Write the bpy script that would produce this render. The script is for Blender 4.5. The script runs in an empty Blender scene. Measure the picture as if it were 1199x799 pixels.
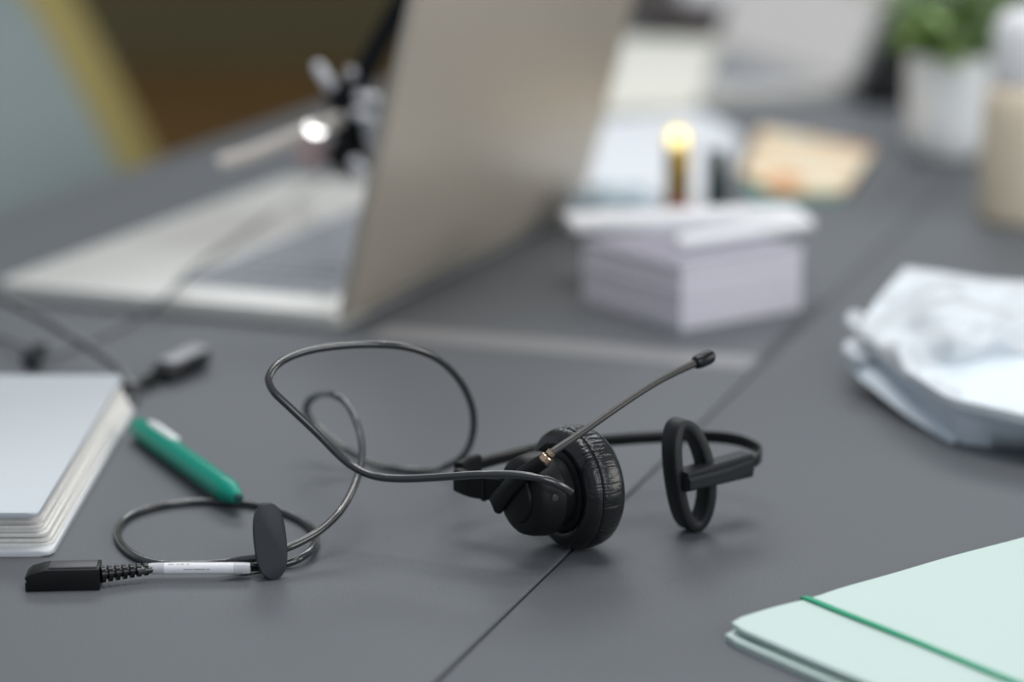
import bpy, bmesh, math, random
from mathutils import Vector, Matrix, noise

random.seed(7)
scene = bpy.context.scene
COL = scene.collection
TZ = 0.74                      # desk top height
CH = 0.32                      # camera height above the desk
F = 2831.0                     # focal length in px (85 mm on a 36 mm sensor, 1199 px wide)
PITCH = math.radians(13.89)
CAM = Vector((0, 0, TZ + CH))
FWD = Vector((0, math.cos(PITCH), -math.sin(PITCH)))
UP = Vector((0, math.sin(PITCH), math.cos(PITCH)))
RIGHT = Vector((1, 0, 0))
Z = Vector((0, 0, 1))


def ray(px, py):
    return FWD + RIGHT * ((px - 599.5) / F) + UP * ((399.5 - py) / F)


def P(px, py, z=0.0):
    d = ray(px, py)
    return CAM + d * ((TZ + z - CAM.z) / d.z)


def PY(px, py, Y):
    d = ray(px, py)
    return CAM + d * (Y / d.y)


# ---------------------------------------------------------------- materials
def mat(name, color, rough=0.5, metal=0.0, bump=0.0, scale=200.0, var=0.0, spec=0.5, coat=0.0, trans=0.0, ior=1.45, sheen=0.0):
    m = bpy.data.materials.new(name)
    m.use_nodes = True
    nt = m.node_tree
    b = nt.nodes['Principled BSDF']
    b.inputs['Base Color'].default_value = (*color, 1)
    b.inputs['Roughness'].default_value = rough
    b.inputs['Metallic'].default_value = metal
    b.inputs['Specular IOR Level'].default_value = spec
    b.inputs['Coat Weight'].default_value = coat
    b.inputs['Transmission Weight'].default_value = trans
    b.inputs['IOR'].default_value = ior
    b.inputs['Sheen Weight'].default_value = sheen
    tc = nt.nodes.new('ShaderNodeTexCoord')
    n = nt.nodes.new('ShaderNodeTexNoise')
    n.inputs['Scale'].default_value = scale
    n.inputs['Detail'].default_value = 4
    nt.links.new(tc.outputs['Object'], n.inputs['Vector'])
    if var > 0:
        mx = nt.nodes.new('ShaderNodeMix')
        mx.data_type = 'RGBA'
        mx.inputs['A'].default_value = (*[c * (1 - var) for c in color], 1)
        mx.inputs['B'].default_value = (*[min(1, c * (1 + var)) for c in color], 1)
        nt.links.new(n.outputs['Fac'], mx.inputs['Factor'])
        nt.links.new(mx.outputs['Result'], b.inputs['Base Color'])
    if bump > 0:
        bp = nt.nodes.new('ShaderNodeBump')
        bp.inputs['Strength'].default_value = bump
        bp.inputs['Distance'].default_value = 0.001
        nt.links.new(n.outputs['Fac'], bp.inputs['Height'])
        nt.links.new(bp.outputs['Normal'], b.inputs['Normal'])
    return m


def ramp_mat(name, stops, scale, rough=0.5, detail=2.0):
    m = mat(name, stops[0][1], rough)
    nt = m.node_tree
    b = nt.nodes['Principled BSDF']
    n = [x for x in nt.nodes if x.type == 'TEX_NOISE'][0]
    n.inputs['Scale'].default_value = scale
    n.inputs['Detail'].default_value = detail
    r = nt.nodes.new('ShaderNodeValToRGB')
    els = r.color_ramp.elements
    els[0].position, els[0].color = stops[0][0], (*stops[0][1], 1)
    els[1].position, els[1].color = stops[-1][0], (*stops[-1][1], 1)
    for p, c in stops[1:-1]:
        e = els.new(p)
        e.color = (*c, 1)
    nt.links.new(n.outputs['Fac'], r.inputs['Fac'])
    nt.links.new(r.outputs['Color'], b.inputs['Base Color'])
    return m


def emit_mat(name, color, strength):
    m = mat(name, color, 0.3)
    b = m.node_tree.nodes['Principled BSDF']
    b.inputs['Emission Color'].default_value = (*color, 1)
    b.inputs['Emission Strength'].default_value = strength
    return m


M = dict(
    desk=mat('desk_laminate', (0.114, 0.122, 0.131), 0.48, bump=0.12, scale=1000, var=0.25, spec=0.2),
    edge=mat('desk_edge', (0.02, 0.02, 0.021), 0.5),
    inlay=mat('inlay_metal', (0.22, 0.22, 0.225), 0.45),
    steel=mat('leg_steel', (0.08, 0.08, 0.085), 0.4, 0.6),
    black=mat('black_plastic', (0.009, 0.010, 0.011), 0.40, bump=0.05, scale=1500, spec=0.22),
    black_gloss=mat('black_gloss', (0.008, 0.009, 0.010), 0.25, spec=0.35),
    black_matte=mat('matte_plastic', (0.014, 0.016, 0.018), 0.45, bump=0.22, scale=1800, var=0.3, spec=0.32),
    leather=mat('cushion_leather', (0.008, 0.009, 0.010), 0.22, bump=0.2, scale=700, spec=0.6),
    cable=mat('cable_rubber', (0.018, 0.019, 0.020), 0.24, spec=0.9, coat=0.6),
    clip=mat('clip_plastic', (0.028, 0.031, 0.036), 0.5, bump=0.05, scale=1500),
    boom=mat('boom_metal', (0.055, 0.052, 0.05), 0.36, 0.3),
    gold=mat('collar_gold', (0.72, 0.50, 0.34), 0.22, 1.0),
    silver=mat('glint_silver', (0.75, 0.75, 0.75), 0.15, 1.0),
    plug_top=mat('plug_top', (0.06, 0.06, 0.062), 0.45),
    plug_sheen=mat('plug_sheen', (0.34, 0.34, 0.355), 0.4),
    sleeve=mat('sleeve_white', (0.78, 0.78, 0.80), 0.35, var=0.03, scale=300),
    sleeve_clear=mat('sleeve_clear', (0.75, 0.75, 0.77), 0.15, trans=0.3),
    ink=mat('sleeve_print', (0.25, 0.25, 0.26), 0.5),
    teal=mat('pen_teal', (0.0, 0.265, 0.185), 0.28, spec=0.3),
    pen_clip=mat('pen_clip_white', (0.93, 0.96, 0.95), 0.3),
    pen_tip=mat('pen_tip_dark', (0.01, 0.06, 0.05), 0.3),
    cover=mat('notebook_cover', (0.47, 0.505, 0.53), 0.42, bump=0.05, scale=900, var=0.03),
    cover_edge=mat('notebook_board', (0.62, 0.64, 0.66), 0.4),
    pages=mat('notebook_pages', (0.72, 0.705, 0.67), 0.6, var=0.12, scale=600),
    mint=mat('folder_mint', (0.54, 0.66, 0.615), 0.5, bump=0.04, scale=400, var=0.02),
    mint_in=mat('folder_inner', (0.52, 0.66, 0.61), 0.5),
    elastic=mat('elastic_green', (0.02, 0.36, 0.19), 0.55, bump=0.3, scale=2500),
    lid=mat('laptop_aluminium', (0.53, 0.475, 0.395), 0.42, 0.45, bump=0.02, scale=2500),
    deck=mat('laptop_deck', (0.64, 0.63, 0.595), 0.42, 0.25, bump=0.02, scale=2500),
    deck_side=mat('laptop_side', (0.28, 0.26, 0.22), 0.4, 0.6),
    key=mat('laptop_keys', (0.24, 0.255, 0.285), 0.5),
    screen=mat('screen_glass', (0.012, 0.012, 0.014), 0.1),
    trackpad=mat('trackpad', (0.60, 0.59, 0.56), 0.3, 0.2),
    glint_pale=mat('headset_glint', (0.90, 0.91, 0.95), 0.25),
    headset_pink=mat('headset_mauve', (0.50, 0.37, 0.375), 0.45),
    headset_boom=mat('headset_boom', (0.70, 0.64, 0.57), 0.35),
    note_side=mat('memo_paper', (0.70, 0.685, 0.75), 0.6, var=0.08, scale=500),
    note_top=mat('memo_cover', (0.30, 0.29, 0.35), 0.6, var=0.08, scale=300),
    pad=mat('pad_paper', (0.80, 0.81, 0.83), 0.55, var=0.02, scale=300),
    paper=mat('sheet_white', (0.76, 0.79, 0.82), 0.55, var=0.02, scale=80),
    cream=mat('sheet_cream', (0.80, 0.785, 0.69), 0.55, var=0.02, scale=60),
    wrap=mat('wrap_plastic', (0.46, 0.56, 0.62), 0.22, bump=0.5, scale=160, var=0.25),
    packet=mat('packet_white', (0.63, 0.67, 0.70), 0.38, bump=0.5, scale=60, var=0.04),
    packet_side=mat('packet_side', (0.74, 0.82, 0.88), 0.42, bump=0.2, scale=90, var=0.05),
    gold_tube=mat('tube_gold', (0.36, 0.22, 0.03), 0.22, 0.8),
    brass=mat('glint_brass', (0.62, 0.52, 0.24), 0.34, 1.0),
    red=mat('tube_red', (0.35, 0.06, 0.10), 0.4),
    green_dark=mat('tube_green', (0.006, 0.03, 0.026), 0.3),
    pot=mat('pot_white', (0.86, 0.88, 0.88), 0.35, var=0.02, scale=60),
    soil=mat('soil', (0.03, 0.02, 0.014), 0.9, bump=0.6, scale=300),
    leaf=ramp_mat('leaf_green', [(0.3, (0.13, 0.25, 0.04)), (0.6, (0.28, 0.42, 0.11)), (0.75, (0.52, 0.60, 0.30))], 40, 0.45),
    stem=mat('stem_green', (0.12, 0.22, 0.05), 0.5),
    beige=mat('bottle_beige', (0.74, 0.65, 0.50), 0.45, var=0.05, scale=60),
    cap_white=mat('cap_white', (0.87, 0.88, 0.89), 0.35),
    leaflet=ramp_mat('leaflet_print', [(0.36, (0.72, 0.30, 0.10)), (0.44, (0.84, 0.62, 0.36)), (0.55, (0.86, 0.78, 0.58)), (0.7, (0.80, 0.82, 0.70))], 22, 0.5, 1.0),
    leaflet_teal=mat('leaflet_teal', (0.20, 0.46, 0.40), 0.5, var=0.2, scale=40),
    pouch=mat('pouch_brown', (0.045, 0.024, 0.018), 0.6, bump=0.3, scale=400, var=0.3),
    sleeve_black=mat('laptop_sleeve', (0.008, 0.008, 0.009), 0.8, bump=0.2, scale=600, spec=0.08),
    blue=mat('chair_fabric_blue', (0.225, 0.275, 0.275), 0.85, bump=0.3, scale=900, var=0.08),
    yellow=mat('chair_fabric_yellow', (0.34, 0.285, 0.105), 0.85, bump=0.3, scale=900, var=0.08),
    wood_leg=mat('chair_leg', (0.05, 0.045, 0.04), 0.5),
    floor=ramp_mat('floor_wood', [(0.3, (0.21, 0.11, 0.031)), (0.7, (0.29, 0.16, 0.05))], 3, 0.55),
    wall=mat('wall_olive', (0.165, 0.142, 0.072), 0.9, var=0.15, scale=1.2),
    box_white=mat('box_white', (0.74, 0.74, 0.75), 0.5),
)
M['screen_lit'] = emit_mat('screen_lit', (0.46, 0.45, 0.445), 0.55)


# ---------------------------------------------------------------- building helpers
def catmull(pts, n=8, closed=False):
    out = []
    N = len(pts)
    rng = N if closed else N - 1
    for i in range(rng):
        if closed:
            p0, p1, p2, p3 = pts[(i - 1) % N], pts[i], pts[(i + 1) % N], pts[(i + 2) % N]
        else:
            p0, p1, p2, p3 = pts[max(i - 1, 0)], pts[i], pts[i + 1], pts[min(i + 2, N - 1)]
        for k in range(n):
            t = k / n
            t2, t3 = t * t, t * t * t
            out.append(0.5 * ((2 * p1) + (p2 - p0) * t + (2 * p0 - 5 * p1 + 4 * p2 - p3) * t2 + (3 * p1 - p0 - 3 * p2 + p3) * t3))
    if not closed:
        out.append(pts[-1].copy())
    return out


def smooth_pts(pts, it=3):
    for _ in range(it):
        pts = [pts[0]] + [(pts[i - 1] + pts[i] * 2 + pts[i + 1]) / 4 for i in range(1, len(pts) - 1)] + [pts[-1]]
    return pts


def tube(bm, pts, rad, seg=12, cap=True):
    n = len(pts)
    R = rad if callable(rad) else (lambda t: rad)
    tan = [(pts[min(i + 1, n - 1)] - pts[max(i - 1, 0)]).normalized() for i in range(n)]
    ref = Z if abs(tan[0].z) < 0.9 else RIGHT
    nrm = (ref - tan[0] * ref.dot(tan[0])).normalized()
    rings = []
    for i in range(n):
        nrm = (nrm - tan[i] * nrm.dot(tan[i])).normalized()
        b = tan[i].cross(nrm)
        r = R(i / (n - 1))
        rings.append([bm.verts.new(pts[i] + (nrm * math.cos(a) + b * math.sin(a)) * r) for a in [2 * math.pi * k / seg for k in range(seg)]])
    for i in range(n - 1):
        for k in range(seg):
            bm.faces.new((rings[i][k], rings[i][(k + 1) % seg], rings[i + 1][(k + 1) % seg], rings[i + 1][k]))
    if cap:
        bm.faces.new(rings[0][::-1])
        bm.faces.new(rings[-1])


def sweep(bm, pts, up_fn, w, t, closed=False, round_=0.3):
    """sweep a rounded rectangle: w along the up vector, t across"""
    n = len(pts)
    W = w if callable(w) else (lambda s: w)
    T = t if callable(t) else (lambda s: t)
    rings = []
    for i in range(n):
        if closed:
            tg = (pts[(i + 1) % n] - pts[i - 1]).normalized()
        else:
            tg = (pts[min(i + 1, n - 1)] - pts[max(i - 1, 0)]).normalized()
        u = up_fn(i, pts[i])
        u = (u - tg * u.dot(tg)).normalized()
        s = tg.cross(u)
        f = i / max(1, n - 1)
        hw, ht = W(f) / 2, T(f) / 2
        c = min(hw, ht) * round_
        prof = [(hw - c, ht), (hw, ht - c), (hw, -ht + c), (hw - c, -ht), (-hw + c, -ht), (-hw, -ht + c), (-hw, ht - c), (-hw + c, ht)]
        rings.append([bm.verts.new(pts[i] + u * a + s * b) for a, b in prof])
    m = len(rings[0])
    for i in range(n if closed else n - 1):
        for k in range(m):
            bm.faces.new((rings[i][k], rings[i][(k + 1) % m], rings[(i + 1) % n][(k + 1) % m], rings[(i + 1) % n][k]))
    if not closed:
        bm.faces.new(rings[0][::-1])
        bm.faces.new(rings[-1])


def frame_of(axis, ref=Z):
    a = axis.normalized()
    if abs(a.dot(ref)) > 0.98:
        ref = RIGHT
    u = (ref - a * ref.dot(a)).normalized()
    return a, u, a.cross(u)


def lathe(bm, prof, origin, axis, seg=48, mod=None):
    """prof: list of (s along axis, r)"""
    a, u, v = frame_of(axis)
    rings = []
    for s, r in prof:
        if r < 1e-6:
            rings.append([bm.verts.new(origin + a * s)])
        else:
            ring = []
            for k in range(seg):
                th = 2 * math.pi * k / seg
                ds, dr = mod(s, r, th) if mod else (0, 0)
                ring.append(bm.verts.new(origin + a * (s + ds) + (u * math.cos(th) + v * math.sin(th)) * (r + dr)))
            rings.append(ring)
    for i in range(len(rings) - 1):
        A, B = rings[i], rings[i + 1]
        if len(A) == 1 and len(B) == 1:
            continue
        for k in range(seg):
            k2 = (k + 1) % seg
            if len(A) == 1:
                bm.faces.new((A[0], B[k2], B[k]))
            elif len(B) == 1:
                bm.faces.new((A[k], A[k2], B[0]))
            else:
                bm.faces.new((A[k], A[k2], B[k2], B[k]))


def round_poly(pts, r, n=6):
    """2D polygon with rounded corners; r a number or a list"""
    out = []
    N = len(pts)
    for i in range(N):
        p, a, b = Vector(pts[i]), Vector(pts[i - 1]), Vector(pts[(i + 1) % N])
        rr = r[i] if isinstance(r, (list, tuple)) else r
        da, db = (a - p).normalized(), (b - p).normalized()
        if rr <= 0:
            out.append(p)
            continue
        for k in range(n + 1):
            t = k / n
            out.append((p + da * rr) * (1 - t) ** 2 + p * 2 * t * (1 - t) + (p + db * rr) * t ** 2)
    return out


def prism(bm, poly, z0, z1, fn=None, bev=0.0, seg=2):
    """extrude a 2D outline from z0 to z1; fn maps (x,y,z) to world"""
    fn = fn or (lambda x, y, z: Vector((x, y, z)))
    tmp = bmesh.new()
    lo = [tmp.verts.new((p[0], p[1], z0)) for p in poly]
    hi = [tmp.verts.new((p[0], p[1], z1)) for p in poly]
    n = len(poly)
    fb = tmp.faces.new(lo[::-1])
    ft = tmp.faces.new(hi)
    for k in range(n):
        tmp.faces.new((lo[k], lo[(k + 1) % n], hi[(k + 1) % n], hi[k]))
    if bev > 0:
        ed = [e for e in tmp.edges if (e.verts[0].co.z - e.verts[1].co.z) ** 2 < 1e-14]
        bmesh.ops.bevel(tmp, geom=ed, offset=bev, segments=seg, profile=0.5, affect='EDGES', clamp_overlap=True)
    merge(bm, tmp, fn)


def merge(bm, tmp, fn=None):
    mp = {}
    for v in tmp.verts:
        mp[v] = bm.verts.new(fn(*v.co) if fn else v.co)
    for f in tmp.faces:
        try:
            bm.faces.new([mp[v] for v in f.verts])
        except ValueError:
            pass
    tmp.free()


def box(bm, sx, sy, sz, mtx, bev=0.0, seg=2):
    tmp = bmesh.new()
    bmesh.ops.create_cube(tmp, size=1)
    for v in tmp.verts:
        v.co = Vector((v.co.x * sx, v.co.y * sy, v.co.z * sz))
    if bev > 0:
        bmesh.ops.bevel(tmp, geom=tmp.edges[:], offset=bev, segments=seg, profile=0.5, affect='EDGES', clamp_overlap=True)
    merge(bm, tmp, lambda x, y, z: mtx @ Vector((x, y, z)))


def basis(o, x, y, z):
    m = Matrix.Identity(4)
    for i, c in enumerate((x, y, z)):
        c = c.normalized()
        m[0][i], m[1][i], m[2][i] = c
    m[0][3], m[1][3], m[2][3] = o
    return m


def tagit(o, label, cat, group=None, kind=None):
    o['label'] = label
    o['category'] = cat
    if group:
        o['group'] = group
    if kind:
        o['kind'] = kind


def thing(name, label, cat, loc, group=None):
    o = bpy.data.objects.new(name, None)
    COL.objects.link(o)
    o.location = loc
    o.empty_display_size = 0.02
    tagit(o, label, cat, group)
    return o


def root_loc(o):
    l = Vector((0, 0, 0))
    while o:
        l += o.location
        o = o.parent
    return l


def part(name, bm, material, parent=None, loc=None, smooth=40, label=None):
    """link a bmesh (world coordinates) as one object"""
    off = root_loc(parent) if parent else (Vector(loc) if loc else Vector((0, 0, 0)))
    for v in bm.verts:
        v.co -= off
    bmesh.ops.recalc_face_normals(bm, faces=bm.faces[:])
    me = bpy.data.meshes.new(name)
    bm.to_mesh(me)
    bm.free()
    mats = material if isinstance(material, (list, tuple)) else [material]
    for m in mats:
        me.materials.append(m)
    me.shade_smooth()
    me.set_sharp_from_angle(angle=math.radians(smooth))
    o = bpy.data.objects.new(name, me)
    COL.objects.link(o)
    if parent:
        o.parent = parent
    elif loc:
        o.location = loc
    if label:
        o['label'] = label
    return o


def NB():
    return bmesh.new()


# ---------------------------------------------------------------- setting
b = NB()
box(b, 12, 16, 0.1, Matrix.Translation((0, 4, -0.05)))
o = part('floor', b, M['floor'])
o['kind'] = 'structure'
b = NB()
box(b, 12, 0.12, 4.6, Matrix.Translation((0, 8.3, 2.3)))
o = part('wall_back', b, M['wall'])
o['kind'] = 'structure'

# desks: the seam and the left edge run along s, the inlay along q
s0, s1 = P(510, 799), P(940, 380)
sd = (s1 - s0); sd.z = 0; sd.normalize()
qd = Vector((-sd.y, sd.x, 0))           # to the left
edge_pt = P(100, 216)
half_gap = 0.0005


def desk(name, label, qa, qb, la, lb, inlay=False):
    """slab between offsets qa..qb to the left of the seam, la..lb along it"""
    c = s0 + qd * ((qa + qb) / 2) + sd * ((la + lb) / 2)
    r = thing(name, label, 'desk', Vector((c.x, c.y, 0)))
    o = s0.copy(); o.z = 0
    fn = lambda x, y, z: o + sd * x + qd * y + Z * z
    bm = NB()
    prism(bm, [(la, qa), (lb, qa), (lb, qb), (la, qb)], TZ - 0.026, TZ, fn, 0.0012, 3)
    part('desk_top', bm, M['desk'], r)
    for x in (la + 0.08, lb - 0.08):
        for y in (qa + 0.07 * (1 if qb > qa else -1), qb - 0.07 * (1 if qb > qa else -1)):
            bm = NB()
            p = o + sd * x + qd * y
            sweep(bm, [p + Z * 0.0, p + Z * 0.35, p + Z * (TZ - 0.026)], lambda i, q: sd, lambda t: 0.035 + 0.012 * t, lambda t: 0.035 + 0.012 * t)
            part('leg', bm, M['steel'], r)
    bm = NB()
    prism(bm, [(la + 0.06, qa + (qb - qa) * 0.08), (lb - 0.06, qa + (qb - qa) * 0.08), (lb - 0.06, qa + (qb - qa) * 0.12), (la + 0.06, qa + (qb - qa) * 0.12)], TZ - 0.075, TZ - 0.0262, fn)
    part('apron', bm, M['steel'], r)
    return r


q_edge = (edge_pt - s0).dot(qd)
DL = desk('desk', 'wide dark grey desk under the headset and laptop, left of the seam', half_gap, q_edge, -0.55, 3.6)
DR = desk('desk', 'dark grey desk right of the seam, under the mint folder and plant', -1.25, -half_gap, -0.55, 3.6)
# inlay strip across the left desk
i0, i1 = P(899, 436), P(545, 396)
idir = -qd
w_in = 0.030
o_ = s0.copy()
ia = (i0 - s0).dot(sd)
bm = NB()
prism(bm, [(ia, half_gap + 0.004), (ia + w_in, half_gap + 0.004), (ia + w_in, 0.22), (ia, 0.22)], 0.0, 0.0004, lambda x, y, z: o_ + sd * x + qd * y + Z * z, 0.0001, 1)
part('inlay_strip', bm, M['inlay'], DL, label='pale grey metal inlay strip')

bm = NB()
prism(bm, [(ia + w_in, half_gap + 0.0016), (ia + 0.17, half_gap + 0.0016), (ia + 0.17, half_gap + 0.0058), (ia + w_in, half_gap + 0.0058)], 0.0, 0.0003, lambda x, y, z: o_ + sd * x + qd * y + Z * z, 0.0001, 1)
part('edge_strip', bm, M['edge'], DL, label='black strip along the seam')


# ---------------------------------------------------------------- main headset
EC = P(671, 571, 0.0257)                       # ear cushion centre
dh = Vector((EC.x, EC.y, 0)).normalized()      # horizontal view direction
rh = Vector((dh.y, -dh.x, 0))
TH = math.radians(55)
ax = (-dh * math.cos(TH) - rh * math.sin(TH))  # towards the housing
ax = (ax + Z * 0.02).normalized()
tt = (rh * math.cos(TH) - dh * math.sin(TH))   # along the housing face, to the right
mm = 0.001
HS = thing('headset', 'black wired headset with wrinkled ear cushion lying on the desk, cable looped by the pen', 'headset', Vector((EC.x, EC.y, TZ)))



def wrinkle(s, r, th):
    """puckered leather either side of the seam"""
    sm = s / mm
    e = max(0.0, 1 - abs(sm - 0.2) / 9.5) if r > 19 * mm else 0.0
    e = e * (0.45 + 0.9 * max(0, noise.noise(Vector((math.cos(th) * 1.6, math.sin(th) * 1.6, 4.0))) + 0.35))
    c, q = math.cos(th) * 25, math.sin(th) * 25
    sk = 0.35 * noise.noise(Vector((c * 0.16, q * 0.16, sm * 0.2)))
    v = noise.noise(Vector((c * 0.62 + sk, q * 0.62, sm * 0.10))) + 0.55 * noise.noise(Vector((c * 1.25, q * 1.25 + sk * 2, sm * 0.16 + 7)))
    v = -abs(v) * 1.5 + 0.35
    big = 0.30 * noise.noise(Vector((c * 0.12, q * 0.12, sm * 0.08 + 3)))
    return 0.25 * mm * big, (0.62 * e * v + big * 0.8) * mm


bm = NB()
prof = [(-10.5, 8.5), (-12.0, 10.5), (-12.6, 14), (-12.2, 17.5), (-11.2, 20.3), (-10.0, 22.2), (-8.8, 23.3), (-7.6, 24.1), (-6.4, 24.6), (-5.2, 24.95), (-4.0, 25.15), (-2.8, 25.3), (-1.6, 25.35), (-0.4, 25.3), (0.6, 25.2), (1.3, 25.0), (1.8, 24.7),
        (2.2, 24.1), (2.6, 24.7), (3.2, 24.9), (4.2, 24.6), (5.3, 24.0), (6.5, 22.9), (7.5, 21.4), (8.0, 19.9), (8.1, 18.6), (7.5, 17.6), (6.2, 16.8), (4.5, 16)]
lathe(bm, [(s * mm, r * mm) for s, r in prof], EC, ax, 520, wrinkle)
part('ear_cushion', bm, M['leather'], HS, smooth=70, label='wrinkled black leatherette ear cushion')
bm = NB()
lathe(bm, [(-9.5 * mm, 0), (-9.7 * mm, 5 * mm), (-10.2 * mm, 9 * mm), (-6 * mm, 9.5 * mm)], EC, ax, 40)
part('speaker_cover', bm, M['black_matte'], HS)
# housing
bm = NB()
prof = [(4.0, 0), (4.0, 17.0), (6.0, 17.4), (7.6, 17.0), (8.4, 15.8), (8.8, 14.2), (13.0, 14.2), (13.8, 16.0), (14.8, 17.0), (17.0, 17.3), (22.2, 16.5), (25.2, 15.5), (26.6, 14.1), (27.2, 12.0), (27.4, 6), (27.5, 0)]
lathe(bm, [(s * mm, r * mm) for s, r in prof], EC, ax, 72)
HOUSE = part('speaker_housing', bm, M['black'], HS, smooth=32)
# grooves round the housing face: raised disc
bm = NB()
lathe(bm, [(27.2 * mm, 10.5 * mm), (28.4 * mm, 10.2 * mm), (29.0 * mm, 9.0 * mm), (29.1 * mm, 0)], EC, ax, 48)
part('pivot_disc', bm, M['black'], HS, smooth=32)
FC = EC + ax * 29.3 * mm                        # on the housing face


def face(t, z, s=0.0):
    return FC + tt * t * mm + Z * z * mm + ax * s * mm


# pivot lever
A, B = face(-12.5, -6), face(19.5, 20.5, -2.5)
bm = NB()
lv = catmull([A, face(-4, 1.8, 0.4), face(8, 12, 0.2), B], 6)
sweep(bm, lv, lambda i, p: ax, lambda t: (4.2 - 0.4 * t) * mm, lambda t: (8.6 - 3.2 * t) * mm, round_=0.55)
LEV = part('boom_lever', bm, M['black'], HS, smooth=50)
# boom
BY = B.y
bp_ = [B - (B - A).normalized() * 2 * mm, PY(645, 531, BY + 0.001), PY(672, 513, BY + 0.008), PY(705, 490, BY + 0.018), PY(740, 466, BY + 0.030), PY(770, 447, BY + 0.040), PY(795, 434, BY + 0.047), PY(817, 424, BY + 0.053)]
bpts = smooth_pts(catmull(bp_, 8), 2)
bm = NB()
tube(bm, bpts, lambda t: (1.75 - 0.35 * min(1, t * 2) + 0.30 * max(0, t - 0.62) / 0.38) * mm, 14)
part('microphone_boom', bm, M['boom'], HS, label='thin grey bendable microphone boom')
bm = NB()
bd = (bpts[8] - bpts[3]).normalized()
lathe(bm, [(-1.6 * mm, 0), (-1.6 * mm, 2.1 * mm), (-1.2 * mm, 2.5 * mm), (0.9 * mm, 2.5 * mm), (1.3 * mm, 2.1 * mm), (1.3 * mm, 0)], bpts[4], bd, 32)
lathe(bm, [(-0.8 * mm, 0), (-0.8 * mm, 2.0 * mm), (0.8 * mm, 2.0 * mm), (0.8 * mm, 0)], bpts[4] + bd * 3.0 * mm, bd, 32)
part('boom_collar', bm, M['gold'], HS, smooth=30, label='copper coloured metal collar')
bm = NB()
td = (bpts[-1] - bpts[-4]).normalized()
lathe(bm, [(-2 * mm, 0), (-2 * mm, 2.0 * mm), (-1 * mm, 2.7 * mm), (1 * mm, 3.0 * mm), (5 * mm, 3.1 * mm), (7 * mm, 2.8 * mm), (8.2 * mm, 2.0 * mm), (8.8 * mm, 0)], bpts[-1], td, 28)
part('microphone', bm, M['black_gloss'], HS, smooth=60)

# headband
ZB = 0.0250
band = [P(598, 574, ZB), P(568, 570, ZB), P(545, 566, ZB), P(535, 560, ZB), P(537, 553, ZB), P(552, 546, ZB), P(585, 537, ZB), P(630, 526, ZB), P(690, 518, ZB), P(750, 513, ZB), P(805, 511, ZB), P(850, 513, ZB), P(878, 520, ZB), P(890, 529, ZB), P(887, 538, ZB), P(872, 544, ZB), P(855, 548, ZB)]
bd_pts = smooth_pts(catmull(band, 8), 3)
bm = NB()
sweep(bm, bd_pts, lambda i, p: Z, 5.2 * mm, 1.5 * mm)
part('headband', bm, M['black_gloss'], HS, smooth=50)
# slider block + arm at the left end
bm = NB()
arm = smooth_pts(catmull([P(604, 574, ZB), P(575, 571, ZB), P(552, 568, ZB), P(536, 562, ZB)], 6), 1)
sweep(bm, arm, lambda i, p: Z, lambda t: (10.5 - 0.8 * t) * mm, lambda t: 4.6 * mm, round_=0.4)
part('slider_arm', bm, M['black'], HS, smooth=40)
bm = NB()
blk = [P(570, 570.5, ZB), P(566, 570, ZB)]
sweep(bm, blk, lambda i, p: Z, 11.6 * mm, 5.8 * mm, round_=0.4)
part('slider_stop', bm, M['black_gloss'], HS, smooth=40)
bm = NB()
sweep(bm, [P(537, 553.5, ZB), P(546, 548, ZB), P(560, 543.5, ZB)], lambda i, p: Z, 8.5 * mm, 4.0 * mm, round_=0.4)
part('slider_end', bm, M['black'], HS, smooth=40)
# temple pad: oval open frame and clamp
K0, K1 = P(874, 543, ZB), P(797, 563, ZB)
kd = (K1 - K0).normalized()
kn = Vector((-kd.y, kd.x, 0))
if kn.y > 0:
    kn = -kn                                       # towards the camera
RC = P(808, 557.5, 0.0246)
up_r = (Z - kd * (-0.10)).normalized()
up_r = (Z + kd * 0.02 - Vector((0.13, 0, 0))).normalized()
ring = []
NR = 64
for k in range(NR):
    a = 2 * math.pi * k / NR
    ca, sa = math.cos(a), math.sin(a)
    hx = math.copysign(abs(ca) ** 0.95, ca) * 9.0 * mm
    hz = sa * 22.2 * mm
    bow = -(sa ** 2) * 2.2 * mm
    ring.append(RC + kd * hx + up_r * hz + kn * bow)
bm = NB()
sweep(bm, ring, lambda i, p: kn, 8.4 * mm, 4.4 * mm, closed=True, round_=0.16)
part('temple_pad', bm, M['black_matte'], HS, smooth=50, label='matte black open oval temple rest')
bm = NB()
cl = [K0, K0.lerp(K1, 0.35), K0.lerp(K1, 0.7), K1]
sweep(bm, cl, lambda i, p: Z, lambda t: (10.4 - 2.2 * t) * mm, lambda t: (8.6 + 0.6 * t) * mm, round_=0.22)
cl2 = [p + Z * 1.2 * mm + kn * 2.2 * mm for p in cl[:]]
sweep(bm, [K0.lerp(K1, 0.02) + kn * 3.2 * mm, K0.lerp(K1, 0.5) + kn * 4.8 * mm - Z * 0.6 * mm, K0.lerp(K1, 1.02) + kn * 4.6 * mm - Z * 0.4 * mm], lambda i, p: Z, lambda t: (6.4 - 0.8 * t) * mm, 4.0 * mm, round_=0.5)
part('band_clamp', bm, M['black_matte'], HS, smooth=40)
# screw on the housing and strain relief
bm = NB()
lathe(bm, [(0, 0), (0, 1.5 * mm), (0.7 * mm, 1.3 * mm), (0.9 * mm, 0)], face(16.3, 3, -9.0), (ax * 0.3 + tt).normalized(), 20)
part('screw', bm, M['steel'], HS)

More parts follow.
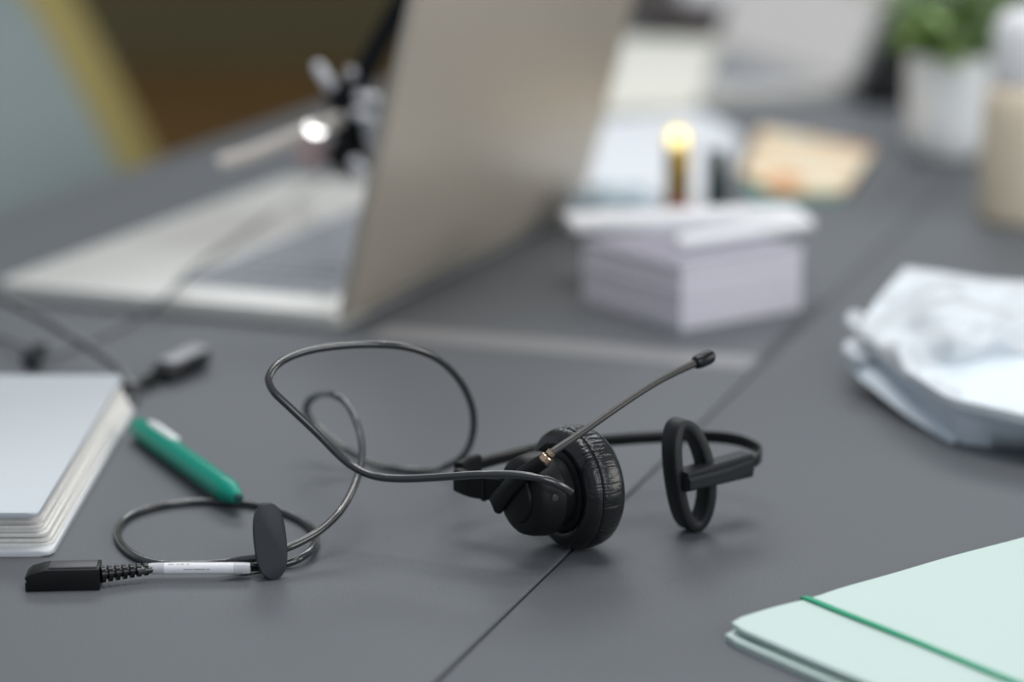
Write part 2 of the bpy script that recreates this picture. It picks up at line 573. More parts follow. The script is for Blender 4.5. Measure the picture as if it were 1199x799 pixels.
# ---- cable
CY = EC.y
cab = [PY(668, 576, CY - 0.030), PY(655, 568, CY - 0.034), PY(632, 560, CY - 0.035), PY(600, 556, CY - 0.032), PY(560, 556, CY - 0.028), PY(515, 559, CY - 0.022), PY(470, 561, CY - 0.015), PY(435, 557, CY - 0.010),
       PY(405, 541, CY - 0.006), PY(372, 508, CY - 0.002), PY(338, 476, CY), PY(318, 456, CY + 0.002), PY(315, 440, CY + 0.006), PY(330, 423, CY + 0.012), PY(360, 411, CY + 0.018), PY(400, 405, CY + 0.023),
       PY(440, 403.5, CY + 0.028), PY(478, 407, CY + 0.035), PY(512, 420, CY + 0.045), PY(538, 445, CY + 0.058), PY(553, 477, CY + 0.07), PY(554, 507, CY + 0.08), PY(545, 531, CY + 0.092), PY(527, 545, CY + 0.1),
       P(497, 552, 0.0022), P(462, 549, 0.0018), P(430, 541, 0.004), P(402, 525, 0.010), P(376, 505, 0.016), P(360, 487, 0.022), P(360, 472, 0.029), P(372, 463, 0.034), PY(388, 462, CY + 0.075), PY(403, 470, CY + 0.065),
       PY(414, 487, CY + 0.052), PY(422, 510, CY + 0.04), PY(424, 532, CY + 0.028), PY(420, 555, CY + 0.015), PY(410, 580, CY + 0.004), PY(396, 602, CY - 0.005), PY(374, 622, CY - 0.014), PY(350, 636, CY - 0.022),
       PY(328, 645, CY - 0.028), P(305, 653, 0.006), P(284, 656, 0.0036), P(255, 660, 0.0020), P(220, 661, 0.0018), P(190, 661, 0.0018), P(168, 656, 0.0018), P(149, 645, 0.0018), P(138, 630, 0.0018), P(140, 615, 0.0018), P(156, 602, 0.0018), P(185, 593, 0.0018), P(220, 588, 0.0018),
       P(260, 588, 0.0018), P(300, 592, 0.0018), P(332, 600, 0.0018), P(357, 612, 0.0018), P(370, 626, 0.002), P(367, 641, 0.0035), P(352, 654, 0.003), P(332, 661, 0.0017), P(308, 664, 0.0017), P(288, 665, 0.0028), P(240, 666, 0.0045), P(185, 666, 0.0045), P(160, 670, 0.0045)]
cpts = smooth_pts(catmull(cab, 7), 4)
bm = NB()
tube(bm, cpts, 1.62 * mm, 12)
CABLE = part('cable', bm, M['cable'], HS, smooth=80)
# sleeve on the cable
S0, S1 = P(184, 666, 0.0045), P(283, 665.5, 0.0045)
sdv = (S1 - S0).normalized()
L = (S1 - S0).length
bm = NB()
lathe(bm, [(2.4 * mm, 0), (2.4 * mm, 2.0 * mm), (2.8 * mm, 2.35 * mm), (L - 2.8 * mm, 2.35 * mm), (L - 2.4 * mm, 2.0 * mm), (L - 2.4 * mm, 0)], S0, sdv, 28)
SL = part('label_sleeve', bm, M['sleeve'], HS, smooth=40, label='white printed cable sleeve')
for c, d in ((S0, 1), (S1, -1)):
    bm = NB()
    lathe(bm, [(-3.4 * mm * d, 1.7 * mm), (-3.4 * mm * d, 2.1 * mm), (-1.0 * mm * d, 2.3 * mm), (3.0 * mm * d, 2.42 * mm)], c, sdv, 24)
    part('sleeve_end', bm, M['sleeve_clear'], SL, label='clear plastic sleeve end')
# small print marks on the sleeve
bm = NB()
perp = sdv.cross(Z)
perp = perp if perp.y < 0 else -perp
for u, w, e in ((0.17, 2.2, 62), (0.25, 0.8, 62), (0.30, 1.6, 62), (0.37, 1.2, 62), (0.34, 1.3, 8), (0.39, 2.6, 8), (0.47, 2.0, 8), (0.53, 3.2, 8), (0.61, 1.4, 8)):
    er = math.radians(e)
    nn = perp * math.cos(er) + Z * math.sin(er)
    c = S0 + sdv * (L * u) + nn * 2.36 * mm
    box(bm, w * mm, 0.32 * mm, 0.06 * mm, basis(c, sdv, nn.cross(sdv), nn))
part('sleeve_print', bm, M['ink'], SL)
# clip
CB = P(321, 679, 0.0)
cu = (Z * 1.0 + RIGHT * -0.085 + dh * 0.10).normalized()
cn = (-dh + RIGHT * 0.42); cn = (cn - cu * cn.dot(cu)).normalized()
cr = cu.cross(cn)
pl = []
for k in range(48):
    a = 2 * math.pi * k / 48
    ca, sa = math.cos(a), math.sin(a)
    pl.append((math.copysign(abs(ca) ** 0.72, ca) * 6.3 * mm, math.copysign(abs(sa) ** 0.80, sa) * 15.2 * mm))
bm = NB()
cc = CB + cu * 15.6 * mm
prism(bm, pl, -2.0 * mm, 1.3 * mm, lambda x, y, z: cc + cr * x + cu * y + cn * z, 0.5 * mm, 3)
CL = part('clothing_clip', bm, M['clip'], HS, smooth=40, label='dark grey oval clothing clip')
bm = NB()
prism(bm, [(x * 0.8, y * 0.62) for x, y in pl], -6.6 * mm, -4.8 * mm, lambda x, y, z: cc - cu * 4.8 * mm + cr * x + cu * y + cn * z, 0.4 * mm, 2)
box(bm, 6 * mm, 2.2 * mm, 5.4 * mm, basis(cc - cu * 6 * mm - cn * 3.2 * mm, cr, cu, cn), 0.4 * mm)
part('clip_jaw', bm, M['black'], CL)
# quick-disconnect plug with ribbed strain relief
Q0, Q1 = P(30, 693, 0.0), P(117, 691, 0.0)
qx = (Q1 - Q0).normalized()
qy = Z.cross(qx)
QL = (Q1 - Q0).length
hq = 0.0085
bm = NB()
out = [(0, 0), (QL, 0), (QL, hq), (9 * mm, hq), (2.5 * mm, hq - 1.6 * mm), (0, hq - 3.2 * mm), (0, hq - 4.4 * mm), (5 * mm, hq - 5.0 * mm), (0, hq - 5.6 * mm)]
out = [(0, 0), (QL, 0), (QL, hq), (8 * mm, hq), (2.0 * mm, hq - 1.5 * mm), (0, hq - 3.0 * mm), (0, hq - 3.9 * mm), (5 * mm, hq - 4.5 * mm), (0, hq - 5.1 * mm)]
prism(bm, out, -1.0 * mm, 11.0 * mm, lambda x, y, z: Q0 + qx * x + Z * (y + 0.0002) + qy * z, 0.4 * mm, 2)
PLUG = part('plug', bm, M['black'], HS, smooth=30)
bm = NB()
box(bm, QL - 10 * mm, 8.5 * mm, 0.9 * mm, basis(Q0 + qx * (QL / 2 + 4 * mm) + qy * 5 * mm + Z * (hq + 0.4 * mm), qx, qy, Z), 0.35 * mm)
part('plug_cover', bm, M['plug_top'], PLUG)
bm = NB()
R0 = Q1 + Z * 4.6 * mm + qy * 5 * mm
R1 = S0 - sdv * 2.5 * mm
rd = (R1 - R0)
RL = rd.length
rd.normalize()
pr = [(0, 0)]
nrib = 7
for k in range(nrib):
    sA, sB = RL * k / nrib, RL * (k + 0.55) / nrib
    rr = (3.4 - 1.0 * k / nrib) * mm
    pr += [(sA, rr * 0.62), (sA + 0.05 * mm, rr), (sB, rr), (sB + 0.05 * mm, rr * 0.62)]
pr += [(RL, 1.9 * mm), (RL, 0)]
lathe(bm, pr, R0, rd, 24)
part('strain_relief', bm, M['black_gloss'], HS, smooth=30)

# ---------------------------------------------------------------- pen
E0, E1 = P(161, 500, 0.0057), P(281, 585, 0.0080)
pd = (E1 - E0).normalized()
PL = (E1 - E0).length
PEN = thing('pen', 'teal green ballpoint pen with white clip lying beside the notebook', 'pen', Vector(((E0.x + E1.x) / 2, (E0.y + E1.y) / 2, TZ)))
bm = NB()
lathe(bm, [(0, 0), (0.2 * mm, 3.6 * mm), (1.2 * mm, 4.6 * mm), (6 * mm, 5.3 * mm), (30 * mm, 5.5 * mm), (PL - 20 * mm, 5.5 * mm), (PL - 14 * mm, 5.3 * mm), (PL - 12.5 * mm, 5.0 * mm), (PL - 3 * mm, 2.7 * mm), (PL - 2 * mm, 2.3 * mm), (PL - 2 * mm, 0)], E0, pd, 40)
part('barrel', bm, M['teal'], PEN, smooth=35)
bm = NB()
lathe(bm, [(PL - 2.2 * mm, 0), (PL - 2.2 * mm, 2.1 * mm), (PL - 0.4 * mm, 1.6 * mm), (PL, 0)], E0, pd, 24)
part('tip', bm, M['pen_tip'], PEN)
a_, u_, v_ = frame_of(pd)
side = v_ if v_.x > 0 else -v_
cn_ = (u_ * 0.93 + side * 0.37).normalized()
bm = NB()
ct = pd.cross(cn_)
cpoly = round_poly([(15 * mm, -2.6 * mm), (49 * mm, -2.3 * mm), (49 * mm, 2.3 * mm), (15 * mm, 2.6 * mm)], 1.8 * mm)
prism(bm, cpoly, 4.9 * mm, 6.6 * mm, lambda x, y, z: E0 + pd * x + ct * y + cn_ * z, 0.4 * mm, 2)
part('pen_clip', bm, M['pen_clip'], PEN, label='white pocket clip')

# ---------------------------------------------------------------- notebook
t_nb = 0.0185
nf, nr_ = P(46, 601, t_nb), P(143, 439, t_nb)
XR = (nf.x + nr_.x) / 2
Y0, Y1 = nf.y, nr_.y
NBK = thing('notebook', 'pale grey hardcover notebook closed at the left edge of the desk', 'notebook', Vector((XR - 0.075, (Y0 + Y1) / 2, TZ)))
X0 = XR - 0.152


def slab(x0, x1, y0, y1, z0, z1, r, bev, seg=2, bm=None):
    bm = bm or NB()
    prism(bm, round_poly([(x0, y0), (x1, y0), (x1, y1), (x0, y1)], r), TZ + z0, TZ + z1, None, bev, seg)
    return bm


part('cover', slab(X0, XR, Y0, Y1, t_nb - 0.0021, t_nb, 0.004, 0.0007), M['cover'], NBK, smooth=45)
part('back_cover', slab(X0, XR + 0.0052, Y0 - 0.0010, Y1 + 0.001, 0.0002, 0.0026, 0.005, 0.0008), M['cover_edge'], NBK, smooth=45)
bm = NB()
zz = 0.0025
zt = t_nb - 0.0022
k = 0
rg = random.Random(5)
while zz < zt - 0.0003:
    h = rg.uniform(0.0009, 0.0021)
    h = min(h, zt - zz)
    f = (zz - 0.0025) / (zt - 0.0025)
    slab(X0 + 0.003, XR + 0.0040 - 0.0058 * f + rg.uniform(-0.0004, 0.0004), Y0 + 0.0046 + 0.001 * f + rg.uniform(-0.0014, 0.0012), Y1 - 0.002, zz, zz + h * 0.80, 0.005, 0.00012, 1, bm)
    zz += h
part('pages', bm, M['pages'], NBK, smooth=45)
# ---------------------------------------------------------------- mint folder
fz = 0.0062
c0 = P(849, 729, fz)
e1 = P(1199, 631, fz) - c0; e1.z = 0; e1.normalize()
e2 = Vector((e1.y, -e1.x, 0))
FLD = thing('folder', 'pale mint green cardboard folder held shut by a green elastic', 'folder', c0 + e1 * 0.16 + e2 * 0.115 - Z * fz)


def fold_sheet(z0, z1, ox, oy, bow):
    tmp = bmesh.new()
    nx, ny = 40, 24
    W, H = 0.322, 0.235
    g = {}
    for layer, z in ((0, z0), (1, z1)):
        for i in range(nx + 1):
            for j in range(ny + 1):
                x, y = W * i / nx, H * j / ny
                # rounded outer corners
                r = 0.006
                for cx, cy, qx_, qy_ in ((r, r, -1, -1), (W - r, r, 1, -1), (r, H - r, -1, 1), (W - r, H - r, 1, 1)):
                    if (x - cx) * qx_ > 0 and (y - cy) * qy_ > 0:
                        d = Vector((x - cx, y - cy))
                        m_ = max(abs(d.x), abs(d.y))
                        if d.length > 0:
                            d = d.normalized() * m_
                        x, y = cx + d.x, cy + d.y
                dz = bow(x, y)
                g[layer, i, j] = tmp.verts.new((x + ox, y + oy, z + dz))
    for i in range(nx):
        for j in range(ny):
            tmp.faces.new((g[1, i, j], g[1, i + 1, j], g[1, i + 1, j + 1], g[1, i, j + 1]))
            tmp.faces.new((g[0, i, j], g[0, i, j + 1], g[0, i + 1, j + 1], g[0, i + 1, j]))
    for i in range(nx):
        for j in (0, ny):
            tmp.faces.new((g[0, i, j], g[0, i + 1, j], g[1, i + 1, j], g[1, i, j]))
    for j in range(ny):
        for i in (0, nx):
            tmp.faces.new((g[0, i, j], g[0, i, j + 1], g[1, i, j + 1], g[1, i, j]))
    bm = NB()
    o = Vector((c0.x, c0.y, TZ))
    merge(bm, tmp, lambda x, y, z: o + e1 * x + e2 * y + Z * z)
    return bm


def bow_top(x, y):
    return 0.0012 * math.sin(min(1, x / 0.2) * math.pi) * (1 - y / 0.5) - 0.0008 * math.exp(-((x - 0.042) / 0.012) ** 2) + 0.0006 * noise.noise(Vector((x * 18, y * 18, 0)))


part('front_cover', fold_sheet(fz - 0.0018, fz, 0, 0, bow_top), M['mint'], FLD, smooth=50)
part('back_cover', fold_sheet(0.0002, 0.0026, -0.0035, 0.0005, lambda x, y: 0), M['mint'], FLD, smooth=50)
part('flap', fold_sheet(0.0028, 0.0036, 0.006, 0.004, lambda x, y: 0), M['mint_in'], FLD, smooth=50)
bm = NB()
ex = 0.0405
oo = Vector((c0.x, c0.y, TZ))
el = [oo + e1 * ex + e2 * 0.002 + Z * 0.0005, oo + e1 * ex + e2 * -0.0012 + Z * 0.003, oo + e1 * ex + e2 * -0.0014 + Z * (fz - 0.001), oo + e1 * ex + e2 * 0.0005 + Z * (fz + 0.0008)]
for y in (0.02, 0.05, 0.1, 0.15, 0.2, 0.232):
    el.append(oo + e1 * ex + e2 * y + Z * (fz + 0.0008 + bow_top(ex, y)))
el.append(oo + e1 * ex + e2 * 0.2362 + Z * (fz - 0.001))
el.append(oo + e1 * ex + e2 * 0.2362 + Z * 0.002)
sweep(bm, catmull(el, 5), lambda i, p: e1, 2.7 * mm, 0.9 * mm)
part('elastic_band', bm, M['elastic'], FLD, label='bright green elastic closure')

# ---------------------------------------------------------------- laptop
H0 = P(396, 389, 0.0)
F0 = P(-6, 350, 0.0)
sv = (F0 - H0); sv.z = 0
LD = sv.length
sv.normalize()                                # from hinge to user
hv = Vector((-sv.y, sv.x, 0))
if hv.y < 0:
    hv = -hv
LW = 0.385
LT = 0.0105
LAP = thing('laptop', 'silver laptop standing open with its lid back to the camera', 'laptop', H0 + hv * LW / 2 + sv * LD / 2)
fnl = lambda x, y, z: H0 + hv * x + sv * y + Z * z
bm = NB()
prism(bm, round_poly([(0, 0), (LW, 0), (LW, LD), (0, LD)], [0.004, 0.004, 0.012, 0.012]), 0.0015, LT, fnl, 0.0012, 3)
BASE = part('base', bm, M['deck'], LAP, smooth=40)
bm = NB()
prism(bm, round_poly([(0.003, 0.004), (LW - 0.003, 0.004), (LW - 0.003, LD - 0.004), (0.003, LD - 0.004)], 0.01), 0.0, 0.004, lambda x, y, z: fnl(x, y, z) , 0.0008, 2)
part('base_underside', bm, M['deck_side'], LAP, smooth=40)
bm = NB()
kx0, kx1, ky0, ky1 = 0.034, LW - 0.034, 0.02, 0.124
rows, cols = 6, 14
for r in range(rows):
    for c in range(cols):
        w = (kx1 - kx0) / cols
        h = (ky1 - ky0) / rows
        x0, y0 = kx0 + c * w, ky0 + r * h
        prism(bm, [(x0 + 0.0015, y0 + 0.0012), (x0 + w - 0.0015, y0 + 0.0012), (x0 + w - 0.0015, y0 + h - 0.0012), (x0 + 0.0015, y0 + h - 0.0012)], LT - 0.0003, LT + 0.0010, fnl, 0.0003, 1)
part('keyboard', bm, M['key'], LAP)
bm = NB()
prism(bm, round_poly([(LW / 2 - 0.065, 0.134), (LW / 2 + 0.065, 0.134), (LW / 2 + 0.065, 0.212), (LW / 2 - 0.065, 0.212)], 0.004), LT - 0.0003, LT + 0.0003, fnl, 0.0001, 1)
part('trackpad', bm, M['trackpad'], LAP)
AL = math.radians(76)
lu = (-sv * math.cos(AL) + Z * math.sin(AL)).normalized()
ln = hv.cross(lu)
if ln.dot(sv) > 0:
    ln = -ln                                   # outwards (back of lid)
LH = 0.232
LO = H0 + Z * (LT - 0.001)
fll = lambda x, y, z: LO + hv * x + lu * y + ln * z
bm = NB()
prism(bm, round_poly([(0.0, 0.0), (LW, 0), (LW, LH), (0, LH)], [0.003, 0.003, 0.010, 0.010]), 0.0, 0.0055, fll, 0.0016, 3)
LIDO = part('lid', bm, M['lid'], LAP, smooth=40)
bm = NB()
prism(bm, round_poly([(0.006, 0.012), (LW - 0.006, 0.012), (LW - 0.006, LH - 0.006), (0.006, LH - 0.006)], 0.005), -0.0006, 0.0006, fll, 0.0001, 1)
part('screen', bm, M['screen'], LIDO)
bm = NB()
tube(bm, [fnl(0.03, -0.002, LT - 0.001), fnl(LW - 0.03, -0.002, LT - 0.001)], 0.004, 16)
part('hinge', bm, M['deck_side'], LAP)

# ---------------------------------------------------------------- second headset hung over the laptop lid
HY = 1.41
H2 = thing('headset', 'second black headset hanging over the open laptop lid by its headband', 'headset', PY(412, 140, HY))
# headband: over the lid's top edge and down on the screen side
xk = 0.0
for i in range(200):
    t_ = i / 200 * LW
    p_ = fll(t_, LH, 0)
    if p_.y >= HY - 0.01:
        xk = t_
        break
top = fll(xk, LH + 0.0012, 0.0025)
hb = [fll(xk, LH - 0.030, 0.014), fll(xk, LH - 0.020, 0.0125), fll(xk, LH - 0.008, 0.0105), fll(xk, LH + 0.003, 0.006), fll(xk, LH + 0.003, -0.006), fll(xk, LH - 0.012, -0.024), PY(474, 0, HY), PY(455, 32, HY), PY(436, 66, HY), PY(420, 100, HY), PY(412, 128, HY)]
hb = smooth_pts(catmull(hb, 8), 2)
bm = NB()
sweep(bm, hb, lambda i, p: hv if i < 38 else RIGHT, 0.013, 0.0024)
part('headband', bm, M['black_gloss'], H2)
e2c = PY(406, 138, HY)
vd = (e2c - CAM).normalized()
ha = (-RIGHT * 0.80 - Vector((0, 1, 0)) * 0.55 + Z * 0.05).normalized()
bm = NB()
lathe(bm, [(-16 * mm, 0), (-16 * mm, 6 * mm), (-14 * mm, 10 * mm), (-8 * mm, 11 * mm), (-2 * mm, 10 * mm), (4 * mm, 9 * mm), (8 * mm, 6.5 * mm), (9 * mm, 0)], PY(408, 130, HY), Vector((0.25, 0.2, 1)), 32)
part('speaker_housing', bm, M['black_gloss'], H2)
bm = NB()
lathe(bm, [(-5 * mm, 0), (-5 * mm, 9 * mm), (-3 * mm, 12.0 * mm), (2 * mm, 13 * mm), (5 * mm, 11.0 * mm), (6 * mm, 0)], PY(408, 182, HY + 0.012), (Vector((-0.35, -0.9, 0.25))), 36)
part('ear_cushion', bm, M['leather'], H2)
bm = NB()
lathe(bm, [(-3 * mm, 0), (-3 * mm, 9.5 * mm), (0, 10.2 * mm), (3 * mm, 9.2 * mm), (3.6 * mm, 0)], PY(366, 178, HY + 0.004), Vector((-0.2, -1, 0.3)), 32)
part('microphone_cover', bm, M['headset_pink'], H2, label='dusky pink foam disc')
bm = NB()
tube(bm, [PY(372, 183, HY + 0.006), PY(392, 180, HY + 0.008), PY(404, 172, HY + 0.008)], 0.003, 10)
part('cover_arm', bm, M['black'], H2)
bm = NB()
bpt = catmull([PY(402, 140, HY - 0.008), PY(372, 150, HY - 0.008), PY(330, 167, HY - 0.008), PY(290, 182, HY - 0.008), PY(258, 191, HY - 0.008)], 6)
tube(bm, bpt, lambda t: 0.0052 - 0.0010 * t, 14)
part('microphone_boom', bm, M['headset_boom'], H2, label='beige grey boom')
bm = NB()
lathe(bm, [(-5 * mm, 0), (-5 * mm, 5.4 * mm), (-0.3 * mm, 5.6 * mm), (0, 5.4 * mm), (0.15 * mm, 0)], PY(370, 150, HY - 0.012), Vector((0.125, -0.69, 0.715)), 32)
part('boom_glint', bm, M['silver'], H2, label='silver disc angled to glint under the lamp')  # polished disc added, aimed to mirror the ceiling lamp as a bright dot
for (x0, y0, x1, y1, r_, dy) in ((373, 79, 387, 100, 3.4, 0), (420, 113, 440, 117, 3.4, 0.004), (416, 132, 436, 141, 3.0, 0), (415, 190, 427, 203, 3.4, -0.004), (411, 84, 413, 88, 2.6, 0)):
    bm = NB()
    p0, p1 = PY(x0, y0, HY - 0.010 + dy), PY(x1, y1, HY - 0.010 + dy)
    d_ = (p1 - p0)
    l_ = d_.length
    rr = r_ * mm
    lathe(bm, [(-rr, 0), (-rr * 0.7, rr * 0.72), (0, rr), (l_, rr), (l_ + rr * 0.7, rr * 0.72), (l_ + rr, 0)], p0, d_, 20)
    part('painted_glint', bm, M['glint_pale'], H2, label='pale lump painted as a highlight on the black plastic')  # pale lumps stand in for specular glints on the black plastic
bm = NB()
tube(bm, catmull([PY(388, 106, HY - 0.002), PY(398, 120, HY), PY(410, 130, HY)], 4), 0.0065, 12)
tube(bm, catmull([PY(407, 150, HY), PY(412, 175, HY + 0.004), PY(416, 192, HY)], 4), 0.0095, 12)
tube(bm, catmull([PY(410, 95, HY), PY(406, 110, HY), PY(404, 130, HY)], 4), 0.0095, 12)
tube(bm, catmull([PY(408, 128, HY), PY(425, 122, HY + 0.002), PY(436, 118, HY + 0.002)], 4), 0.005, 12)
part('yoke', bm, M['black'], H2)
lt = LT + 0.0027
c2 = [PY(404, 190, HY), PY(390, 203, HY + 0.02), P(350, 230, lt), P(300, 265, lt), P(262, 290, lt), P(236, 308, lt + 0.001), P(214, 326, lt + 0.002), P(196, 346, lt + 0.002), P(176, 364, 0.006), P(140, 384, 0.0018), P(100, 402, 0.0018), P(62, 416, 0.003), P(40, 412, 0.006), P(10, 400, 0.004), P(-30, 388, 0.0018), P(-70, 384, 0.0018)]
bm = NB()
tube(bm, smooth_pts(catmull(c2, 8), 3), 0.0011, 10)
part('cable', bm, M['cable'], H2)
bm = NB()
lathe(bm, [(-7 * mm, 0), (-6 * mm, 4 * mm), (-2 * mm, 5 * mm), (4 * mm, 4.6 * mm), (8 * mm, 3 * mm), (8.5 * mm, 0)], P(40, 416, 0.0066), Vector((0.5, 0.85, 0.35)), 24)
lathe(bm, [(-4 * mm, 0), (-3 * mm, 4.2 * mm), (3 * mm, 4.2 * mm), (4 * mm, 0)], P(38, 424, 0.0045), Vector((0.2, -0.9, 0.1)), 24)
part('cable_joint', bm, M['black_matte'], H2)

# ---------------------------------------------------------------- loose cable with plug behind the notebook
CP0 = P(168, 449, 0.004)
LC = thing('plug_cable', 'black cable arching past the notebook corner with an oblong plug on the desk', 'cable', Vector((CP0.x, CP0.y, TZ)))
c3 = [PY(-60, 322, 1.27), PY(-30, 334, 1.262), PY(0, 350, 1.252), PY(40, 369, 1.24), PY(85, 395, 1.225), PY(118, 416, 1.21), PY(140, 434, 1.198), P(151, 452, 0.004), P(158, 463, 0.0024), P(157, 469, 0.0024), P(147, 470.5, 0.0024), P(133, 466, 0.0024), P(130, 459, 0.0024), P(140, 455, 0.003), P(153, 452, 0.0055), CP0]
bm = NB()
tube(bm, smooth_pts(catmull(c3, 8), 2), 0.0021, 12)
part('cable', bm, M['cable'], LC)
CP1 = P(236, 417, 0.0062)
qd_ = (CP1 - CP0).normalized()
bm = NB()
l3 = (CP1 - CP0).length
sweep(bm, [CP0 + qd_ * (l3 * f) for f in (0.28, 0.34, 0.45, 0.7, 0.92, 1.0)], lambda i, p: Z + RIGHT * 0.1, lambda t: (0.0062 + 0.0050 * math.sin(min(1, t * 1.25) * math.pi * 0.5) - 0.003 * max(0, t - 0.8) / 0.2), lambda t: 0.011 + 0.004 * math.sin(t * math.pi), round_=0.45)
part('plug', bm, M['black_gloss'], LC, smooth=50)
bm = NB()
qs_ = Z.cross(qd_).normalized()
cpl = round_poly([(l3 * 0.38, -0.0048), (l3 * 0.98, -0.0060), (l3 * 0.98, 0.0060), (l3 * 0.38, 0.0048)], 0.003)
prism(bm, cpl, 0.0046, 0.0062, lambda x, y, z: CP0 + qd_ * x + qs_ * y + Z * z, 0.0005, 2)
part('plug_cover', bm, M['plug_sheen'], LC, label='light grey plate standing in for sheen on the plug')  # grey plate puts the highlight on the black plug into colour
bm = NB()
lathe(bm, [(-1 * mm, 0), (-1 * mm, 2.6 * mm)] + [x for k in range(4) for x in ((k * 3 * mm, 3.2 * mm), (k * 3 * mm + 1.6 * mm, 3.2 * mm), (k * 3 * mm + 1.7 * mm, 2.5 * mm), (k * 3 * mm + 2.9 * mm, 2.5 * mm))] + [(12 * mm, 0)], CP0, qd_, 20)
part('strain_relief', bm, M['black'], LC)

# ---------------------------------------------------------------- memo cube and pads
k0 = P(797, 389)
kl = P(671, 357)
kr = P(947, 366)
ka = (kl - k0); kb = (kr - k0)
ka.z = kb.z = 0
side = 0.5 * (ka.length + kb.length)
bis = (ka.normalized() + kb.normalized()).normalized()
perp = Vector((bis.y, -bis.x, 0))
if perp.dot(kb) < 0:
    perp = -perp
va, vb = (bis - perp).normalized(), (bis + perp).normalized()
la_, lb_ = ka.dot(va), kb.dot(vb)
MC = thing('memo_block', 'thick block of pale lavender memo sheets near the laptop lid', 'memo block', k0 + (va * la_ + vb * lb_) / 2)
HM = 0.0375
bm = NB()
rg = random.Random(11)
z = 0.0003
while z < HM - 0.0002:
    h = min(rg.uniform(0.0012, 0.0026), HM - z)
    j = [rg.uniform(-0.0006, 0.0006) for _ in range(4)]
    prism(bm, [(j[0], j[1]), (la_ + j[2], j[1]), (la_ + j[2], lb_ + j[3]), (j[0], lb_ + j[3])], z, z + h * 0.97, lambda x, y, zz: k0 + va * x + vb * y + Z * zz, 0.0001, 1)
    z += h
part('sheets', bm, M['note_side'], MC, smooth=30)
bm = NB()
prism(bm, [(0, 0), (la_, 0), (la_, lb_), (0, lb_)], HM + 0.00002, HM + 0.0003, lambda x, y, zz: k0 + va * x + vb * y + Z * zz)
part('cover_sheet', bm, M['note_top'], MC, label='darker lavender grey top sheet')


def pad(label, c, rot, w, d, z0, h, tilt=0.0, group=None, m=None, tiltx=0.0):
    r = thing('notepad', label, 'notepad', c + Z * z0, group)
    mt = Matrix.Translation(c + Z * z0) @ Matrix.Rotation(rot, 4, 'Z') @ Matrix.Rotation(tilt, 4, 'Y') @ Matrix.Rotation(tiltx, 4, 'X')
    bm = NB()
    tmp = bmesh.new()
    z = 0.0
    rg = random.Random(int(w * 1e5))
    while z < h - 0.0002:
        hh = min(rg.uniform(0.0008, 0.0014), h - z)
        jx, jy = rg.uniform(-0.0004, 0.0004), rg.uniform(-0.0004, 0.0004)
        prism(bm, [(-w / 2 + jx, -d / 2 + jy), (w / 2 + jx, -d / 2 + jy), (w / 2 + jx, d / 2 + jy), (-w / 2 + jx, d / 2 + jy)], z, z + hh * 0.97, lambda x, y, zz: mt @ Vector((x, y, zz)), 0.0001, 1)
        z += hh
    tmp.free()
    part('sheets', bm, m or M['pad'], r, smooth=30)
    return r


def pad_at(label, fl, fr, d, z0, h):
    """pad with its front edge from fl to fr (pixels at its top)"""
    a, b2 = P(*fl, z0 + h), P(*fr, z0 + h)
    x = b2 - a
    y = Vector((-x.y, x.x, 0)).normalized()
    c = (a + b2) / 2 + y * d / 2
    c.z = TZ
    return pad(label, c, math.atan2(x.y, x.x), x.length, d, z0, h)


pad_at('white notepad lying across the lavender memo block', (672, 261), (946, 252), 0.036, HM + 0.0004, 0.0055)
WP0, WP1 = P(792, 284, HM + 0.0044), P(950, 261, HM + 0.0044)
wd_ = (WP1 - WP0)
wl_ = wd_.length
WP = thing('pen', 'thick white pen lying on the memo block in front of the notepad', 'pen', (WP0 + WP1) / 2 - Z * 0.004)
bm = NB()
lathe(bm, [(0, 0), (0.0002, 0.0024), (0.0015, 0.0036), (0.004, 0.0040), (wl_ * 0.62, 0.0040), (wl_ * 0.62 + 0.0002, 0.0037), (wl_ * 0.62 + 0.0007, 0.0037)], WP0, wd_, 32)
part('barrel', bm, M['cap_white'], WP)
bm = NB()
lathe(bm, [(wl_ * 0.62 + 0.0007, 0.0037), (wl_ * 0.62 + 0.0008, 0.0040), (wl_ - 0.004, 0.0040), (wl_ - 0.001, 0.0034), (wl_, 0)], WP0, wd_, 32)
part('pen_cap', bm, M['cap_white'], WP)

# ---------------------------------------------------------------- papers, tubes, wrap and leaflets behind the block
def flat(name, label, cat, corners, z0, z1, m, r=0.002, group=None, bev=0.0004, sheets=1):
    pts = [P(x, y, z1) for x, y in corners]
    c = sum(pts, Vector()) / len(pts)
    bm = NB()
    h = (z1 - z0) / sheets
    rg = random.Random(len(label))
    for k in range(sheets):
        a = rg.uniform(-0.02, 0.02) if sheets > 1 else 0
        poly = []
        for p in pts:
            d = p - c
            poly.append((c.x + d.x * math.cos(a) - d.y * math.sin(a), c.y + d.x * math.sin(a) + d.y * math.cos(a)))
        prism(bm, round_poly(poly, r, 3), TZ + z0 + h * k, TZ + z0 + h * (k + 0.93), None, min(bev, h * 0.2), 1)
    o = part(name, bm, m, None, loc=(c.x, c.y, TZ + z0))
    tagit(o, label, cat, group)
    return o


